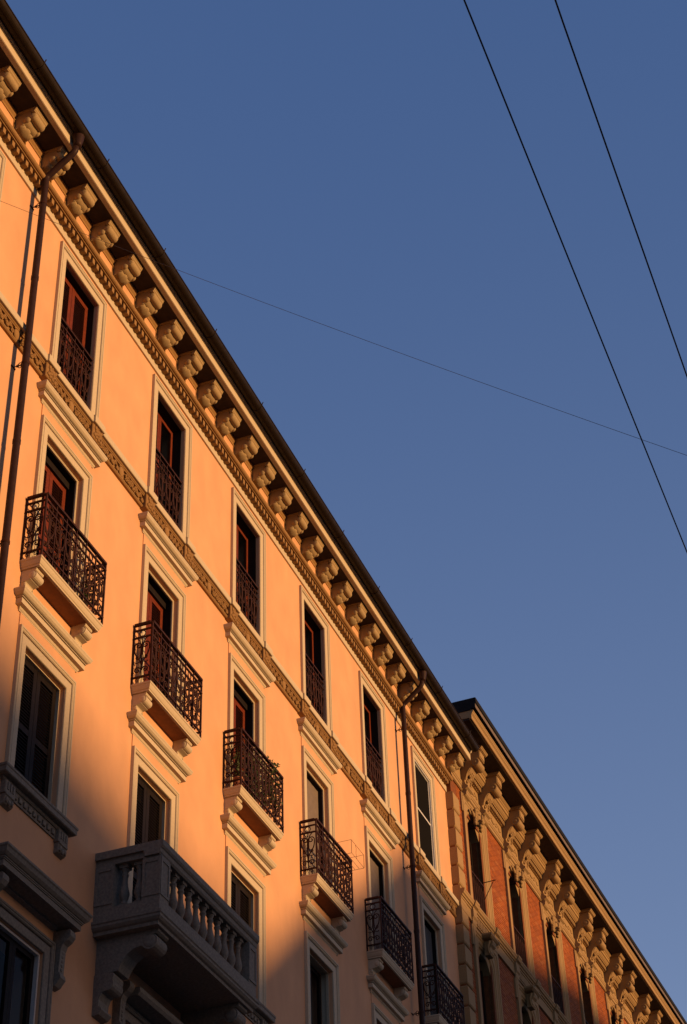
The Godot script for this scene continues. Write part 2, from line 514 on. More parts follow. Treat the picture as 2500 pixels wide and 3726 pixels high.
func build_orange() -> void:
	var t := thing("apartment_building", "salmon orange stucco apartment building with cream window frames and iron balconies", "building")
	var xl := -6.42
	var xr := 18.45
	var off := [0.0, -0.05, -0.08, -0.10]
	var top := [22.03, 18.42, 14.82, 11.08]
	var bot := [19.40, 15.77, 12.80, 8.40]
	var holes := []
	for k in range(-2, 6):
		for r in 4:
			var x: float = BAY * k + off[r] + 0.2
			if x < xl + 0.3: continue
			var yb: float = bot[r]
			if r == 2 and k == 1: yb = 11.86
			holes.append(Rect2(x, yb, 1.07, top[r] - 0.2 - yb))
	put("wall", wall_with_openings(xl, xr, 0.0, 23.02, holes, 0.42), mat.stucco, t)
	# inner floors, back wall, end walls and roof
	var m := MB.new()
	for y in [4.2, 8.1, 11.55, 15.35, 18.95, 22.9]:
		m.box(V(xl + 0.02, y, -7.9), V(xr - 0.02, y + 0.28, -0.43))
	m.box(V(xl + 0.01, 0, -8.4), V(xr - 0.01, 23.0, -8.0))
	for k in range(-2, 6):
		m.box(V(BAY * k + 2.3, 0.1, -7.95), V(BAY * k + 2.42, 22.85, -0.44))
	put("interior", m, mat.room, t)
	m = MB.new()
	m.box(V(xl, 0, -8.5), V(xl + 0.4, 23.6, -0.422)); m.box(V(xr - 0.4, 0, -8.5), V(xr, 23.6, -0.422))
	put("end_wall", m, mat.stucco, t)
	m = MB.new()
	m.mould(P([-8.6, 23.9, -4.2, 25.3, 0.60, 23.33, 0.60, 23.25, -8.6, 23.25]), xl, xr)
	put("roof", m, mat.rooftile, t)

	# --- top cornice
	m = MB.new()
	m.mould(P([0.0, 22.31, 0.028, 22.31, 0.032, 22.305, 0.032, 22.165, 0.026, 22.16, 0.0, 22.16]), xl, xr)
	put("frieze_strip", m, mat.cream, t)
	m = MB.new()
	var p := P([0.0, 22.88, 0.09, 22.88, 0.09, 22.51, 0.135, 22.50])
	for i in 9:
		var a := PI * 0.62 - PI * 1.2 * i / 8.0
		p.append(Vector2(0.165 + cos(a) * 0.045, 22.458 + sin(a) * 0.045))
	p.append_array(P([0.152, 22.412, 0.152, 22.395, 0.012, 22.393, 0.012, 22.312, 0.0, 22.312]))
	m.mould(p, xl, xr)
	put("cornice_moulding", m, mat.ochre, t)
	m = MB.new()
	m.block(V(0, 22.288, 0.0122), V(0.070, 22.3925, 0.128), 0.004)
	var dm := m.mesh()
	for i in range(-34, 146):
		var x := -1.009 - 0.072 + 0.13333 * i
		if x > xl and x < xr - 0.08: put("dentil", dm, mat.ochre, t, V(x, 0))
	m = MB.new()
	m.mould(P([0.0, 23.0199, 0.145, 23.0199, 0.145, 22.985, 0.125, 22.965, 0.125, 22.945, 0.105, 22.92, 0.105, 22.881, 0.0, 22.881]), xl, xr)
	put("bed_moulding", m, mat.ochre, t)
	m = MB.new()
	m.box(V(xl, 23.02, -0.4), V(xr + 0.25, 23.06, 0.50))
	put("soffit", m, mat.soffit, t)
	m = MB.new()
	m.mould(P([0.45, 23.245, 0.630, 23.245, 0.630, 23.225, 0.625, 23.215, 0.616, 23.20, 0.606, 23.194, 0.590, 23.192, 0.590, 23.186, 0.600, 23.184, 0.600, 23.172, 0.578, 23.170, 0.578, 23.163, 0.588, 23.161, 0.588, 23.018, 0.575, 23.012, 0.502, 23.012, 0.502, 23.0605, 0.45, 23.0605]), xl, xr + 0.27)
	put("eave_fascia", m, mat.cream, t)
	var cm := corbel_mesh().mesh()
	var cap := MB.new()
	cap.mould(P([0.09, 23.0195, 0.465, 23.0195, 0.465, 22.995, 0.452, 22.982, 0.446, 22.96, 0.43, 22.945, 0.43, 22.932, 0.38, 22.93, 0.38, 22.9999, 0.09, 22.9999]), 0.0, 0.344)
	var capm := cap.mesh()
	var roll := MB.new()
	roll.lathe(P([0.0, -0.004, 0.045, 0.0, 0.064, 0.018, 0.070, 0.045, 0.067, 0.075, 0.070, 0.11, 0.073, 0.152, 0.070, 0.194, 0.067, 0.229, 0.070, 0.259, 0.064, 0.286, 0.045, 0.304, 0.0, 0.308]), V(0.018, 22.868, 0.385), V(1, 0), 16)
	var rollm := roll.mesh()
	var vol := MB.new()
	vol.ell(V(0, 22.805, 0.305), Vector3(0.034, 0.055, 0.058), 12, 8)
	var volm := vol.mesh()
	var lf := MB.new()
	lf.ell(V(0.172, 22.715, 0.185), Vector3(0.085, 0.045, 0.10), 12, 8, Basis(Vector3.RIGHT, -0.35))
	for s in [-1.0, 1.0]:
		lf.ell(V(0.172 + 0.075 * s, 22.722, 0.185), Vector3(0.07, 0.040, 0.08), 10, 7, Basis(Vector3.RIGHT, -0.3) * Basis(Vector3.UP, 0.5 * s))
		lf.ell(V(0.172 + 0.12 * s, 22.752, 0.225), Vector3(0.035, 0.03, 0.04), 8, 5)
	lf.ell(V(0.172, 22.70, 0.12), Vector3(0.12, 0.022, 0.05), 10, 6)
	var lfm := lf.mesh()
	var panel := MB.new()
	panel.box(V(-0.03, 22.52, 0.0885), V(0.395, 22.862, 0.096))
	var pm := panel.mesh()
	var pf := MB.new()
	pf.box(V(-0.046, 22.8625, 0.0905), V(0.412, 22.8795, 0.110))
	pf.box(V(-0.046, 22.515, 0.0905), V(-0.0305, 22.862, 0.108)); pf.box(V(0.3955, 22.515, 0.0905), V(0.412, 22.862, 0.108))
	var pfm := pf.mesh()
	for i in range(-8, 23):
		var x := 0.661 + 0.8 * i
		if x < xl: continue
		if x + 0.34 > xr + 0.3: continue
		var c := put("corbel", cm, mat.carved, t, V(x, 0))
		put("cap", capm, mat.carved, c); put("roll", rollm, mat.carved, c); put("volute", volm, mat.carved, c, V(0.03, 0)); put("volute", volm, mat.carved, c, V(0.314, 0)); put("leaf", lfm, mat.carved, c)
		if x + 0.8 < xr:
			var q := put("frieze_panel", pm, mat.stucco, t, V(x + 0.392, 0))
			put("panel_frame", pfm, mat.ochre, q)
	# gutter with its hooks
	m = MB.new()
	var gp := []
	for i in 13:
		var a := -PI * i / 12.0
		gp.append(Vector2(0.732 + cos(a) * 0.098, 23.275 + sin(a) * 0.098))
	gp.reverse()
	var outer := []
	var inner := []
	for q in gp: outer.append([Vector3(xl, q.y, q.x), Vector3(xr + 0.22, q.y, q.x)])
	for q in gp:
		var k: Vector2 = Vector2(0.732, 23.275) + (q - Vector2(0.732, 23.275)) * 0.95
		inner.append([Vector3(xr + 0.22, k.y, k.x), Vector3(xl, k.y, k.x)])
	outer.reverse()
	m.loft(outer)
	m.loft(inner)
	m.tube([V(xl, 23.277, 0.831), V(xr + 0.22, 23.277, 0.831)], 0.012, 6)
	for x in [xl, xr + 0.22]:
		for i in 12:
			m.tri(Vector3(x, 23.275, 0.732), Vector3(x, gp[i].y, gp[i].x), Vector3(x, gp[i + 1].y, gp[i + 1].x))
	m.box(V(xl, 23.2455, 0.601), V(xr + 0.22, 23.285, 0.6325))
	var gut := put("gutter", m, mat.gutter, t)
	m = MB.new()
	var hp := []
	for i in 9:
		var a := PI + PI * i / 8.0
		hp.append(V(0, 23.275 + sin(a) * 0.103, 0.732 + cos(a) * 0.103))
	hp.append(V(0, 23.31, 0.845)); hp.append(V(0, 23.335, 0.858))
	m.tube(hp, 0.009, 5)
	var hm := m.mesh()
	for i in range(-3, 10):
		put("gutter_hook", hm, mat.gutter, gut, V(-0.20 + 2.02 * i, 0))

	# --- string course with carved frieze below the top windows
	m = MB.new()
	m.mould(P([0.0, 19.425, 0.115, 19.412, 0.12, 19.405, 0.12, 19.30, 0.112, 19.29, 0.0, 19.29]), xl, xr)
	put("string_ledge", m, mat.cream, t)
	m = MB.new()
	m.mould(P([0.0, 19.2898, 0.078, 19.2898, 0.078, 19.268, 0.062, 19.256, 0.062, 19.24, 0.03, 19.238, 0.03, 19.07, 0.052, 19.065, 0.052, 19.048, 0.034, 19.03, 0.0, 19.03]), xl, xr)
	put("carved_frieze", m, mat.frieze, t)
	rng.seed = 11
	var carv := []
	for variant in 3:
		var o := MB.new()
		for i in 26:
			var x := 0.02 + 0.6 * i / 26.0
			var ph := i * 0.9 + variant
			o.ell(V(x, 19.152 + sin(ph) * 0.046, 0.046), Vector3(0.024 + rng.randf() * 0.014, 0.014 + rng.randf() * 0.012, 0.032), 6, 4, Basis(Vector3.BACK, rng.randf() * 3.0))
			if i % 3 == 0:
				var cc := Vector2(x + 0.02, 19.15 + (0.03 if i % 2 else -0.03))
				var sp := []
				for q in spiral(cc, 0.005, 0.042, 0.0, 8.5, 12): sp.append(V(q.x, q.y, 0.056))
				o.tube(sp, 0.011, 5)
		carv.append(o.mesh())
	m = MB.new()
	m.ell(V(0, 19.155, 0.045), Vector3(0.075, 0.098, 0.035), 12, 8)
	m.tube([V(-0.075, 19.235, 0.05), V(-0.02, 19.25, 0.06), V(0.02, 19.25, 0.06), V(0.075, 19.235, 0.05)], 0.016, 5)
	var shield := m.mesh()
	m = MB.new()
	m.block(V(0, 19.02, 0.0), V(0.29, 19.2885, 0.11), 0.012)
	var block := m.mesh()
	m = MB.new()
	rng.seed = 5
	for i in 34:
		m.ell(V(0.03 + rng.randf() * 0.23, 19.05 + rng.randf() * 0.21, 0.112), Vector3(0.02 + rng.randf() * 0.02, 0.016 + rng.randf() * 0.018, 0.022), 6, 4, Basis(Vector3.BACK, rng.randf() * 3.0))
	var bleaf := m.mesh()
	m = MB.new()
	m.mould(P([0.05, 19.428, 0.148, 19.416, 0.152, 19.41, 0.152, 19.297, 0.144, 19.2888, 0.05, 19.2888]), -0.012, 0.302)
	var bcap := m.mesh()
	for k in range(-2, 6):
		var x0 := BAY * k
		for s in [-0.2, 1.21]:
			if x0 + s < xl or x0 + s + 0.32 > xr: continue
			var b := put("frieze_block", block, mat.frieze, t, V(x0 + s, 0))
			put("block_cap", bcap, mat.cream, b)
			stuff(put("leaf_carving", bleaf, mat.frieze, b))
		for s in [[0.65, 0], [2.25, 0]]:
			if x0 + s[0] < xl or x0 + s[0] > xr - 0.1: continue
			put("shield", shield, mat.ochre, t, V(x0 + s[0], 0))
		for s in [0.11, 0.735, 1.52, 2.36]:
			if x0 + s < xl or x0 + s + 0.62 > xr: continue
			var w: float = [0.8, 0.78, 1.0, 1.0][[0.11, 0.735, 1.52, 2.36].find(s)]
			var o := put("carved_scrollwork", carv[(k + int(s * 3) + 9) % 3], mat.frieze, t, V(x0 + s, 0))
			o.scale = Vector3(w, 1, 1)
			stuff(o)

	# --- windows
	var sur := P(SURROUND)
	for k in range(-2, 6):
		for r in 4:
			var x0: float = BAY * k + off[r]
			if x0 + 0.2 < xl + 0.3: continue
			if r == 3 and (k > 1 or k < -1): continue
			var yb: float = [19.426, 15.77, 12.762, 8.4][r]
			if r == 2 and k == 1: yb = 11.86
			m = MB.new()
			m.frame3(sur, x0, x0 + 1.47, yb, top[r])
			var low := r == 3
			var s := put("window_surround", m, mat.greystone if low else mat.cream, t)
			if r == 1 or r == 2:
				m = MB.new()
				m.hood(hood_profile(18.88 if r == 1 else 15.268), x0 - 0.03, x0 + 1.5)
				put("window_hood", m, mat.cream, t)
				m = MB.new()
				var hb := 18.624 if r == 1 else 15.012
				m.box(V(x0, top[r] + 0.0005, 0.0005), V(x0 + 1.47, hb, 0.014))
				put("hood_panel", m, mat.stucco, s)
			var a := x0 + 0.2
			var b := x0 + 1.27
			var yt: float = top[r] - 0.2
			if r == 0:
				if k == 0:
					shutters(t, a + 0.02, b - 0.02, 19.43, yt - 0.03, -0.16, mat.redwood, mat.slatwood)
				elif k == 5:
					m = MB.new()
					m.frame3(P([0.0, -0.05, 0.0, 0.006, 0.028, 0.006, 0.028, -0.05]), a + 0.0035, b - 0.0035, 19.43, yt - 0.0035)
					put("inner_frame", m, mat.whitepaint, t)
					glazed(t, a + 0.03, b - 0.03, 19.44, yt - 0.03, -0.03, mat.whitepaint, 1, 20.70, 0.022)
					m = MB.new()
					for e in [[19.465, 20.678], [20.722, yt - 0.054]]:
						m.box(V(a + 0.0535, e[0], -0.045), V(b - 0.0535, e[1], -0.038))
					put("insect_screen", m, mat.darkscreen, t)
				else:
					glazed(t, a + 0.03, b - 0.03, 19.43, yt - 0.03, -0.21, mat.redwood, 2, -1.0, 0.065)
				if k < 5:
					m = MB.new()
					m.frame3(P([0.0, -0.30, 0.0, -0.064, 0.012, -0.062, 0.012, -0.30]), a + 0.0035, b - 0.0035, 19.43, yt - 0.0035)
					put("jamb_lining", m, mat.darkwood, t)
					var br := node("balconette_railing", t)
					iron_panel(br, 1.06, 19.44, 20.67, V(a + 0.005, 0, -0.04), 0.0, 4)
			elif r == 1:
				m = MB.new()
				m.frame3(P([0.0, -0.13, 0.0, -0.066, 0.006, -0.063, 0.020, -0.063, 0.024, -0.070, 0.034, -0.070, 0.034, -0.09]), a + 0.0035, b - 0.0035, 15.775, yt - 0.0035)
				put("inner_frame", m, mat.cream, t)
				m = MB.new()
				m.frame3(P([0.002, -0.0905, 0.045, -0.0905, 0.045, -0.34]), a + 0.0035, b - 0.0035, 15.775, yt - 0.0035)
				put("jamb_lining", m, mat.darkwood, t)
				if k < 3:
					shutters(t, a + 0.055, b - 0.055, 15.79, yt - 0.17, -0.22, mat.redwood, mat.slatwood)
					m = MB.new()
					m.box(V(a + 0.056, yt - 0.169, -0.32), V(b - 0.056, yt - 0.056, -0.18))
					put("shutter_box", m, mat.darkwood, t)
				else:
					m = MB.new()
					var sm = mat.screen if k < 5 else mat.greyscreen
					for i in 10:
						var xa := a + 0.062 + 0.0945 * i
						m.quad(V(xa, 15.80, -0.165 - 0.010 * (i % 2)), V(xa + 0.0945, 15.80, -0.165 - 0.010 * ((i + 1) % 2)), V(xa + 0.0945, yt - 0.062, -0.165 - 0.004 * ((i + 1) % 2)), V(xa, yt - 0.062, -0.165 - 0.004 * (i % 2)))
					put("roll_screen", m, sm, t)
					glazed(t, a + 0.05, b - 0.05, 15.79, yt - 0.05, -0.22, mat.darkwood, 2)
			elif r == 2:
				m = MB.new()
				m.frame3(P([0.0, -0.20, 0.0, -0.066, 0.022, -0.062, 0.022, -0.11]), a + 0.0035, b - 0.0035, yb, yt - 0.0035)
				put("inner_frame", m, mat.cream, t)
				if k < 3: shutters(t, a + 0.024, b - 0.024, yb + 0.04, yt - 0.025, -0.105, mat.darkwood, mat.darkwood)
				else: glazed(t, a + 0.03, b - 0.03, yb + 0.04, yt - 0.03, -0.2, mat.darkwood, 2)
				if k != 1: sill(t, x0)
			else:
				m = MB.new()
				m.frame3(P([0.0, -0.12, 0.0, -0.035, 0.03, -0.035, 0.03, -0.12]), a + 0.0035, b - 0.0035, yb, yt - 0.0035)
				put("inner_frame", m, mat.whitepaint, t)
				glazed(t, a + 0.03, b - 0.03, yb, yt - 0.03, -0.09, mat.darkwood, 2)
				console_hood(t, x0, k == 1)
			if r == 1: balcony(t, x0)
	stone_balcony(t)
	drainpipe(t, -0.87)
	drainpipe(t, 15.06)

func sill(t: Node, x0: float) -> void:
	var m := MB.new()
	m.hood(P([0.0, 12.765, 0.14, 12.70, 0.14, 12.672, 0.13, 12.66, 0.13, 12.60, 0.118, 12.59, 0.05, 12.586, 0.05, 12.562, 0.035, 12.545, 0.0, 12.545]), x0 - 0.02, x0 + 1.5)
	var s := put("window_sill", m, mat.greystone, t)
	m = MB.new()
	m.box(V(x0 + 0.2, 12.40, 0.0005), V(x0 + 1.28, 12.5445, 0.02))
	for i in 9:
		m.block(V(x0 + 0.235 + 0.117 * i, 12.43, 0.0195), V(x0 + 0.30 + 0.117 * i, 12.50, 0.045), 0.008)
	put("sill_frieze", m, mat.greystone, s)
	for e in [x0 - 0.04, x0 + 1.282]:
		m = MB.new()
		m.block(V(e, 12.37, 0.0), V(e + 0.236, 12.5445, 0.075), 0.008)
		for i in 3: m.box(V(e + 0.045 + 0.06 * i, 12.42, 0.0745), V(e + 0.065 + 0.06 * i, 12.52, 0.088))
		m.mould(P([0.0, 12.3695, 0.085, 12.3695, 0.085, 12.35, 0.07, 12.34, 0.06, 12.30, 0.072, 12.27, 0.05, 12.24, 0.0, 12.22]), e + 0.02, e + 0.216)
		for i in 3: m.ell(V(e + 0.06 + 0.06 * i, 12.29 - 0.02 * (i % 2), 0.07), Vector3(0.026, 0.04, 0.022), 7, 5)
		put("sill_bracket", m, mat.greystone, s)

func console_hood(t: Node, x0: float, under: bool) -> void:
	var top := 11.51
	var m := MB.new()
	if not under:
		m.hood(P([0.0, top + 0.02, 0.36, top, 0.36, top - 0.025, 0.345, top - 0.04, 0.33, top - 0.085, 0.30, top - 0.115, 0.285, top - 0.12, 0.285, top - 0.135, 0.275, top - 0.14, 0.275, top - 0.152, 0.262, top - 0.155, 0.262, top - 0.225, 0.06, top - 0.229, 0.06, top - 0.25, 0.0, top - 0.27]), x0 + 0.06, x0 + 1.41)
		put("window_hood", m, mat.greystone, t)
		m = MB.new()
		m.block(V(x0 - 0.2, top + 0.021, 0.0), V(x0 + 1.36, top + 0.13, 0.10), 0.012)
		put("blocking_course", m, mat.cream, t)
	else:
		m.mould(P([0.0, 11.2, 0.30, 11.2, 0.30, 11.14, 0.27, 11.10, 0.24, 11.10, 0.0, 11.09]), x0 + 0.02, x0 + 1.45)
		put("window_hood", m, mat.greystone, t)
	for e in [x0 - 0.135, x0 + 1.475]:
		m = MB.new()
		m.mould(P([0.0, 11.24, 0.22, 11.24, 0.235, 11.21, 0.235, 11.16, 0.20, 11.11, 0.14, 11.07, 0.115, 11.0, 0.105, 10.72, 0.13, 10.69, 0.14, 10.64, 0.11, 10.60, 0.07, 10.55, 0.0, 10.53]), e, e + 0.13)
		for i in 5: m.ell(V(e + 0.065, 10.76 + 0.055 * i, 0.108), Vector3(0.028, 0.026, 0.014), 6, 4)
		put("console", m, mat.greystone, t)

func balcony(t: Node, x0: float) -> void:
	var bl := node("balcony", t, V(x0 + 0.05, 0))
	var w := 1.36
	var m := MB.new()
	# slab: profile returned at both ends
	var prof := P([0.0, 15.765, 0.318, 15.765, 0.318, 15.738, 0.308, 15.73, 0.302, 15.70, 0.288, 15.665, 0.276, 15.655, 0.276, 15.632, 0.0, 15.63])
	m.hood(prof, 0.115, w - 0.155)
	put("slab", m, mat.cream, bl)
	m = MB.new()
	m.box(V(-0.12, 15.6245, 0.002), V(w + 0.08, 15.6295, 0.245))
	put("underside", m, mat.underside, bl)  # added thin plate, its dark brown stands in for shade under the slab
	var cm := MB.new()
	var cp := P([0.0, 15.624, 0.225, 15.624, 0.225, 15.605, 0.215, 15.59, 0.205, 15.588])
	for i in 9:
		var a := PI * 0.40 - PI * 0.98 * i / 8.0
		cp.append(Vector2(0.17 + cos(a) * 0.062, 15.525 + sin(a) * 0.062))
	cp.append_array(P([0.12, 15.47, 0.095, 15.455, 0.075, 15.43, 0.07, 15.40, 0.085, 15.375, 0.07, 15.35, 0.0, 15.345]))
	cm.mould(cp, 0.0, 0.19)
	for s in [0.0, 0.19]:
		cm.ell(V(s, 15.525, 0.17), Vector3(0.014, 0.05, 0.05), 10, 6)
		cm.ell(V(s, 15.40, 0.06), Vector3(0.014, 0.032, 0.032), 8, 5)
	cm.mould(P([0.03, 15.46, 0.155, 15.462, 0.155, 15.455, 0.03, 15.43]), -0.012, 0.202)
	var cmm := cm.mesh()
	for x in [-0.14, w - 0.145]:
		put("corbel", cmm, mat.cream, bl, V(x, 0))
	var x1 := -0.19
	var x2 := w + 0.15
	iron_panel(bl, x2 - x1, 15.775, 16.815, V(x1, 0, 0.305), 0.0, 6)
	iron_panel(bl, 0.262, 15.775, 16.815, V(x1, 0, 0.281), PI / 2, 1)
	iron_panel(bl, 0.262, 15.775, 16.815, V(x2, 0, 0.281), PI / 2, 1)
	for e in [[x1, 0.305], [x2, 0.305], [x1, 0.012], [x2, 0.012]]:
		m = MB.new()
		m.box(V(e[0] - 0.013, 15.766, e[1] - 0.0125), V(e[0] + 0.013, 16.80, e[1] + 0.0125))
		for y in [15.885, 16.565, 16.695]: m.ell(V(e[0], y, e[1]), Vector3(0.022, 0.022, 0.022), 8, 5)
		put("post", m, mat.iron, bl)

func baluster_mesh(h: float) -> ArrayMesh:
	var m := MB.new()
	m.lathe(P([0.0, 0.05, 0.05, 0.05, 0.052, 0.07, 0.035, 0.085, 0.04, 0.11, 0.058, 0.16, 0.066, 0.20, 0.058, 0.25, 0.042, 0.31, 0.034, 0.36, 0.033, h - 0.16, 0.045, h - 0.14, 0.045, h - 0.12, 0.034, h - 0.11, 0.038, h - 0.09, 0.055, h - 0.055, 0.055, h - 0.045, 0.0, h - 0.045]), V(0, 0), Vector3.UP, 12)
	m.box(V(-0.055, 0, -0.055), V(0.055, 0.0495, 0.055)); m.box(V(-0.06, h - 0.0445, -0.06), V(0.06, h, 0.06))
	return m.mesh()

func stone_balcony(t: Node) -> void:
	var s := node("stone_balcony", t)
	var x0 := 2.32
	var x1 := 5.36
	var zf := 0.93
	var g = mat.greystone
	var m := MB.new()
	# slab with its moulded edge, then the base course, all returned to the wall
	m.hood(P([0.0, 11.77, 0.97, 11.77, 0.97, 11.735, 0.955, 11.72, 0.955, 11.69, 0.93, 11.66, 0.90, 11.645, 0.90, 11.60, 0.0, 11.60]), x0 + 0.93, x1 - 0.93)
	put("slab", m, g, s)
	for e in [[V(x0, 11.7705, zf - 0.22), V(x1, 11.945, zf)], [V(x0, 11.7705, 0.001), V(x0 + 0.22, 11.945, zf - 0.2205)], [V(x1 - 0.22, 11.7705, 0.001), V(x1, 11.945, zf - 0.2205)]]:
		m = MB.new(); m.box(e[0], e[1]); put("base_course", m, g, s)
	m = MB.new()
	m.mould(P([zf - 0.235, 12.735, zf + 0.037, 12.735, zf + 0.037, 12.66, zf + 0.02, 12.635, zf + 0.005, 12.625, zf - 0.0, 12.57, zf - 0.02, 12.545, zf - 0.21, 12.545, zf - 0.235, 12.62]), x0 - 0.037, x1 + 0.037)
	put("top_rail", m, g, s)
	for e in [[x0 - 0.036, x0 + 0.23], [x1 - 0.23, x1 + 0.036]]:
		m = MB.new()
		m.box(V(e[0], 12.63, 0.001), V(e[1], 12.734, zf - 0.236))
		m.box(V(e[0] + 0.04, 12.546, 0.001), V(e[1] - 0.04, 12.6295, zf - 0.236))
		put("top_rail", m, g, s)
	for x in [x0, x1 - 0.255]:
		for z in [[zf - 0.256, zf - 0.001], [0.001, 0.27]]:
			m = MB.new()
			m.box(V(x + 0.001, 11.9455, z[0]), V(x + 0.254, 12.5445, z[1]))
			# sunk panel: a raised border on each open face
			for f in 2:
				var a := 0.04
				if f == 0:
					for q in [[V(x + 0.0015, 11.99, z[1]), V(x + a, 12.52, z[1] + 0.012)], [V(x + 0.2535 - a, 11.99, z[1]), V(x + 0.2535, 12.52, z[1] + 0.012)], [V(x + a + 0.0005, 12.46, z[1]), V(x + 0.253 - a, 12.52, z[1] + 0.012)], [V(x + a + 0.0005, 11.99, z[1]), V(x + 0.253 - a, 12.03, z[1] + 0.012)]]:
						if z[0] > 0.3: m.box(q[0], q[1])
				else:
					var xe: float = x + 0.0005 if x == x0 else x + 0.2545
					var sg := -0.012 if x == x0 else 0.012
					for q in [[z[0] + 0.002, z[0] + a, 11.99, 12.52], [z[1] - a, z[1] - 0.002, 11.99, 12.52], [z[0] + a + 0.0005, z[1] - a - 0.0005, 12.46, 12.52], [z[0] + a + 0.0005, z[1] - a - 0.0005, 11.99, 12.03]]:
						m.box(V(minf(xe, xe + sg), q[2], q[0]), V(maxf(xe, xe + sg), q[3], q[1]))
			put("pier", m, g, s)
	var bm := baluster_mesh(0.6)
	for i in 11:
		put("baluster", bm, g, s, V(x0 + 0.255 + (x1 - x0 - 0.51) * (i + 0.5) / 11.0, 11.9452, zf - 0.115))
	for x in [x0 + 0.12, x1 - 0.12]:
		for z in [0.37, 0.575]: put("baluster", bm, g, s, V(x, 11.9452, z))
	# two large consoles and two smaller ones below them
	for x in [x0 + 0.14, x1 - 0.43]:
		m = MB.new()
		var cp := P([0.0, 11.5995, 0.86, 11.5995, 0.86, 11.56, 0.83, 11.54])
		for i in 9:
			var a := PI * 0.35 - PI * 1.0 * i / 8.0
			cp.append(Vector2(0.74 + cos(a) * 0.105, 11.45 + sin(a) * 0.105))
		cp.append_array(P([0.63, 11.41, 0.52, 11.39, 0.43, 11.33, 0.36, 11.23, 0.32, 11.14, 0.0, 11.12]))
		m.mould(cp, x, x + 0.29)
		for e in [x, x + 0.29]:
			m.ell(V(e, 11.45, 0.74), Vector3(0.02, 0.085, 0.085), 12, 6)
		var c := put("console", m, g, s)
		m = MB.new()
		var c2 := P([0.0, 11.1195, 0.26, 11.1195, 0.275, 11.08, 0.265, 11.02])
		for i in 7:
			var a := PI * 0.25 - PI * 0.85 * i / 6.0
			c2.append(Vector2(0.19 + cos(a) * 0.085, 10.98 + sin(a) * 0.085))
		c2.append_array(P([0.115, 10.88, 0.085, 10.80, 0.08, 10.72, 0.12, 10.69, 0.13, 10.66, 0.09, 10.61, 0.0, 10.59]))
		m.mould(c2, x - 0.02, x + 0.25)
		put("lower_bracket", m, g, c)

func drainpipe(t: Node, x: float) -> void:
	var d := node("drainpipe", t)
	var z := 0.19
	var m := MB.new()
	var path := [V(x, 0.02, z), V(x, 11.0, z), V(x, 22.40, z)]
	for i in 5:
		var a := PI * 0.5 * 0.72 * (i + 1) / 5.0
		path.append(V(x, 22.42 + 0.11 * sin(a), z + 0.11 * (1 - cos(a))))
	path.append(V(x, 22.82, 0.60))
	for i in 4:
		var a := (i + 1) / 4.0
		path.append(V(x, 22.82 + 0.10 * a, 0.60 + 0.055 * sin(a * PI * 0.5)))
	path.append(V(x, 23.12, 0.665))
	m.tube(path, 0.052, 12)
	put("pipe", m, mat.copper, d)
	m = MB.new()
	m.lathe(P([0.0, -0.01, 0.06, 0.0, 0.065, 0.06, 0.085, 0.16, 0.10, 0.26, 0.10, 0.285, 0.0, 0.285]), V(x, 22.96, 0.685), Vector3.UP, 12)
	put("outlet_funnel", m, mat.copper, d)
	for y in [21.88, 18.62, 15.52, 12.3]:
		m = MB.new()
		var y0: float = y
		m.tube([V(x, y0, 0.0), V(x, y0, z - 0.05)], 0.008, 5)
		for e in [[0.0, 0.045, 0.07], [0.026, 0.0, 0.105], [-0.026, 0.0, 0.105]]:
			var rp := []
			for i in 10: rp.append(V(x, y0 + e[0] + sin(TAU * i / 10) * 0.022, e[2] + cos(TAU * i / 10) * 0.022))
			m.tube(rp, 0.006, 4, true)
		m.box(V(x - 0.05, y0 - 0.012, 0.0), V(x + 0.05, y0 + 0.012, 0.012))
		m.lathe(P([0.0525, -0.018, 0.06, -0.018, 0.06, 0.018, 0.0525, 0.018]), V(x, y0, z), Vector3.UP, 12)
		put("bracket", m, mat.iron, d)
	for y in [20.3, 17.2, 14.1]:
		m = MB.new()
		m.lathe(P([0.0525, -0.03, 0.058, -0.03, 0.058, 0.03, 0.0525, 0.03]), V(x, y, z), Vector3.UP, 12)
		put("joint_collar", m, mat.copper, d)

# ------------------------------------------------------------------ the red brick building
const PERIOD := 3.11

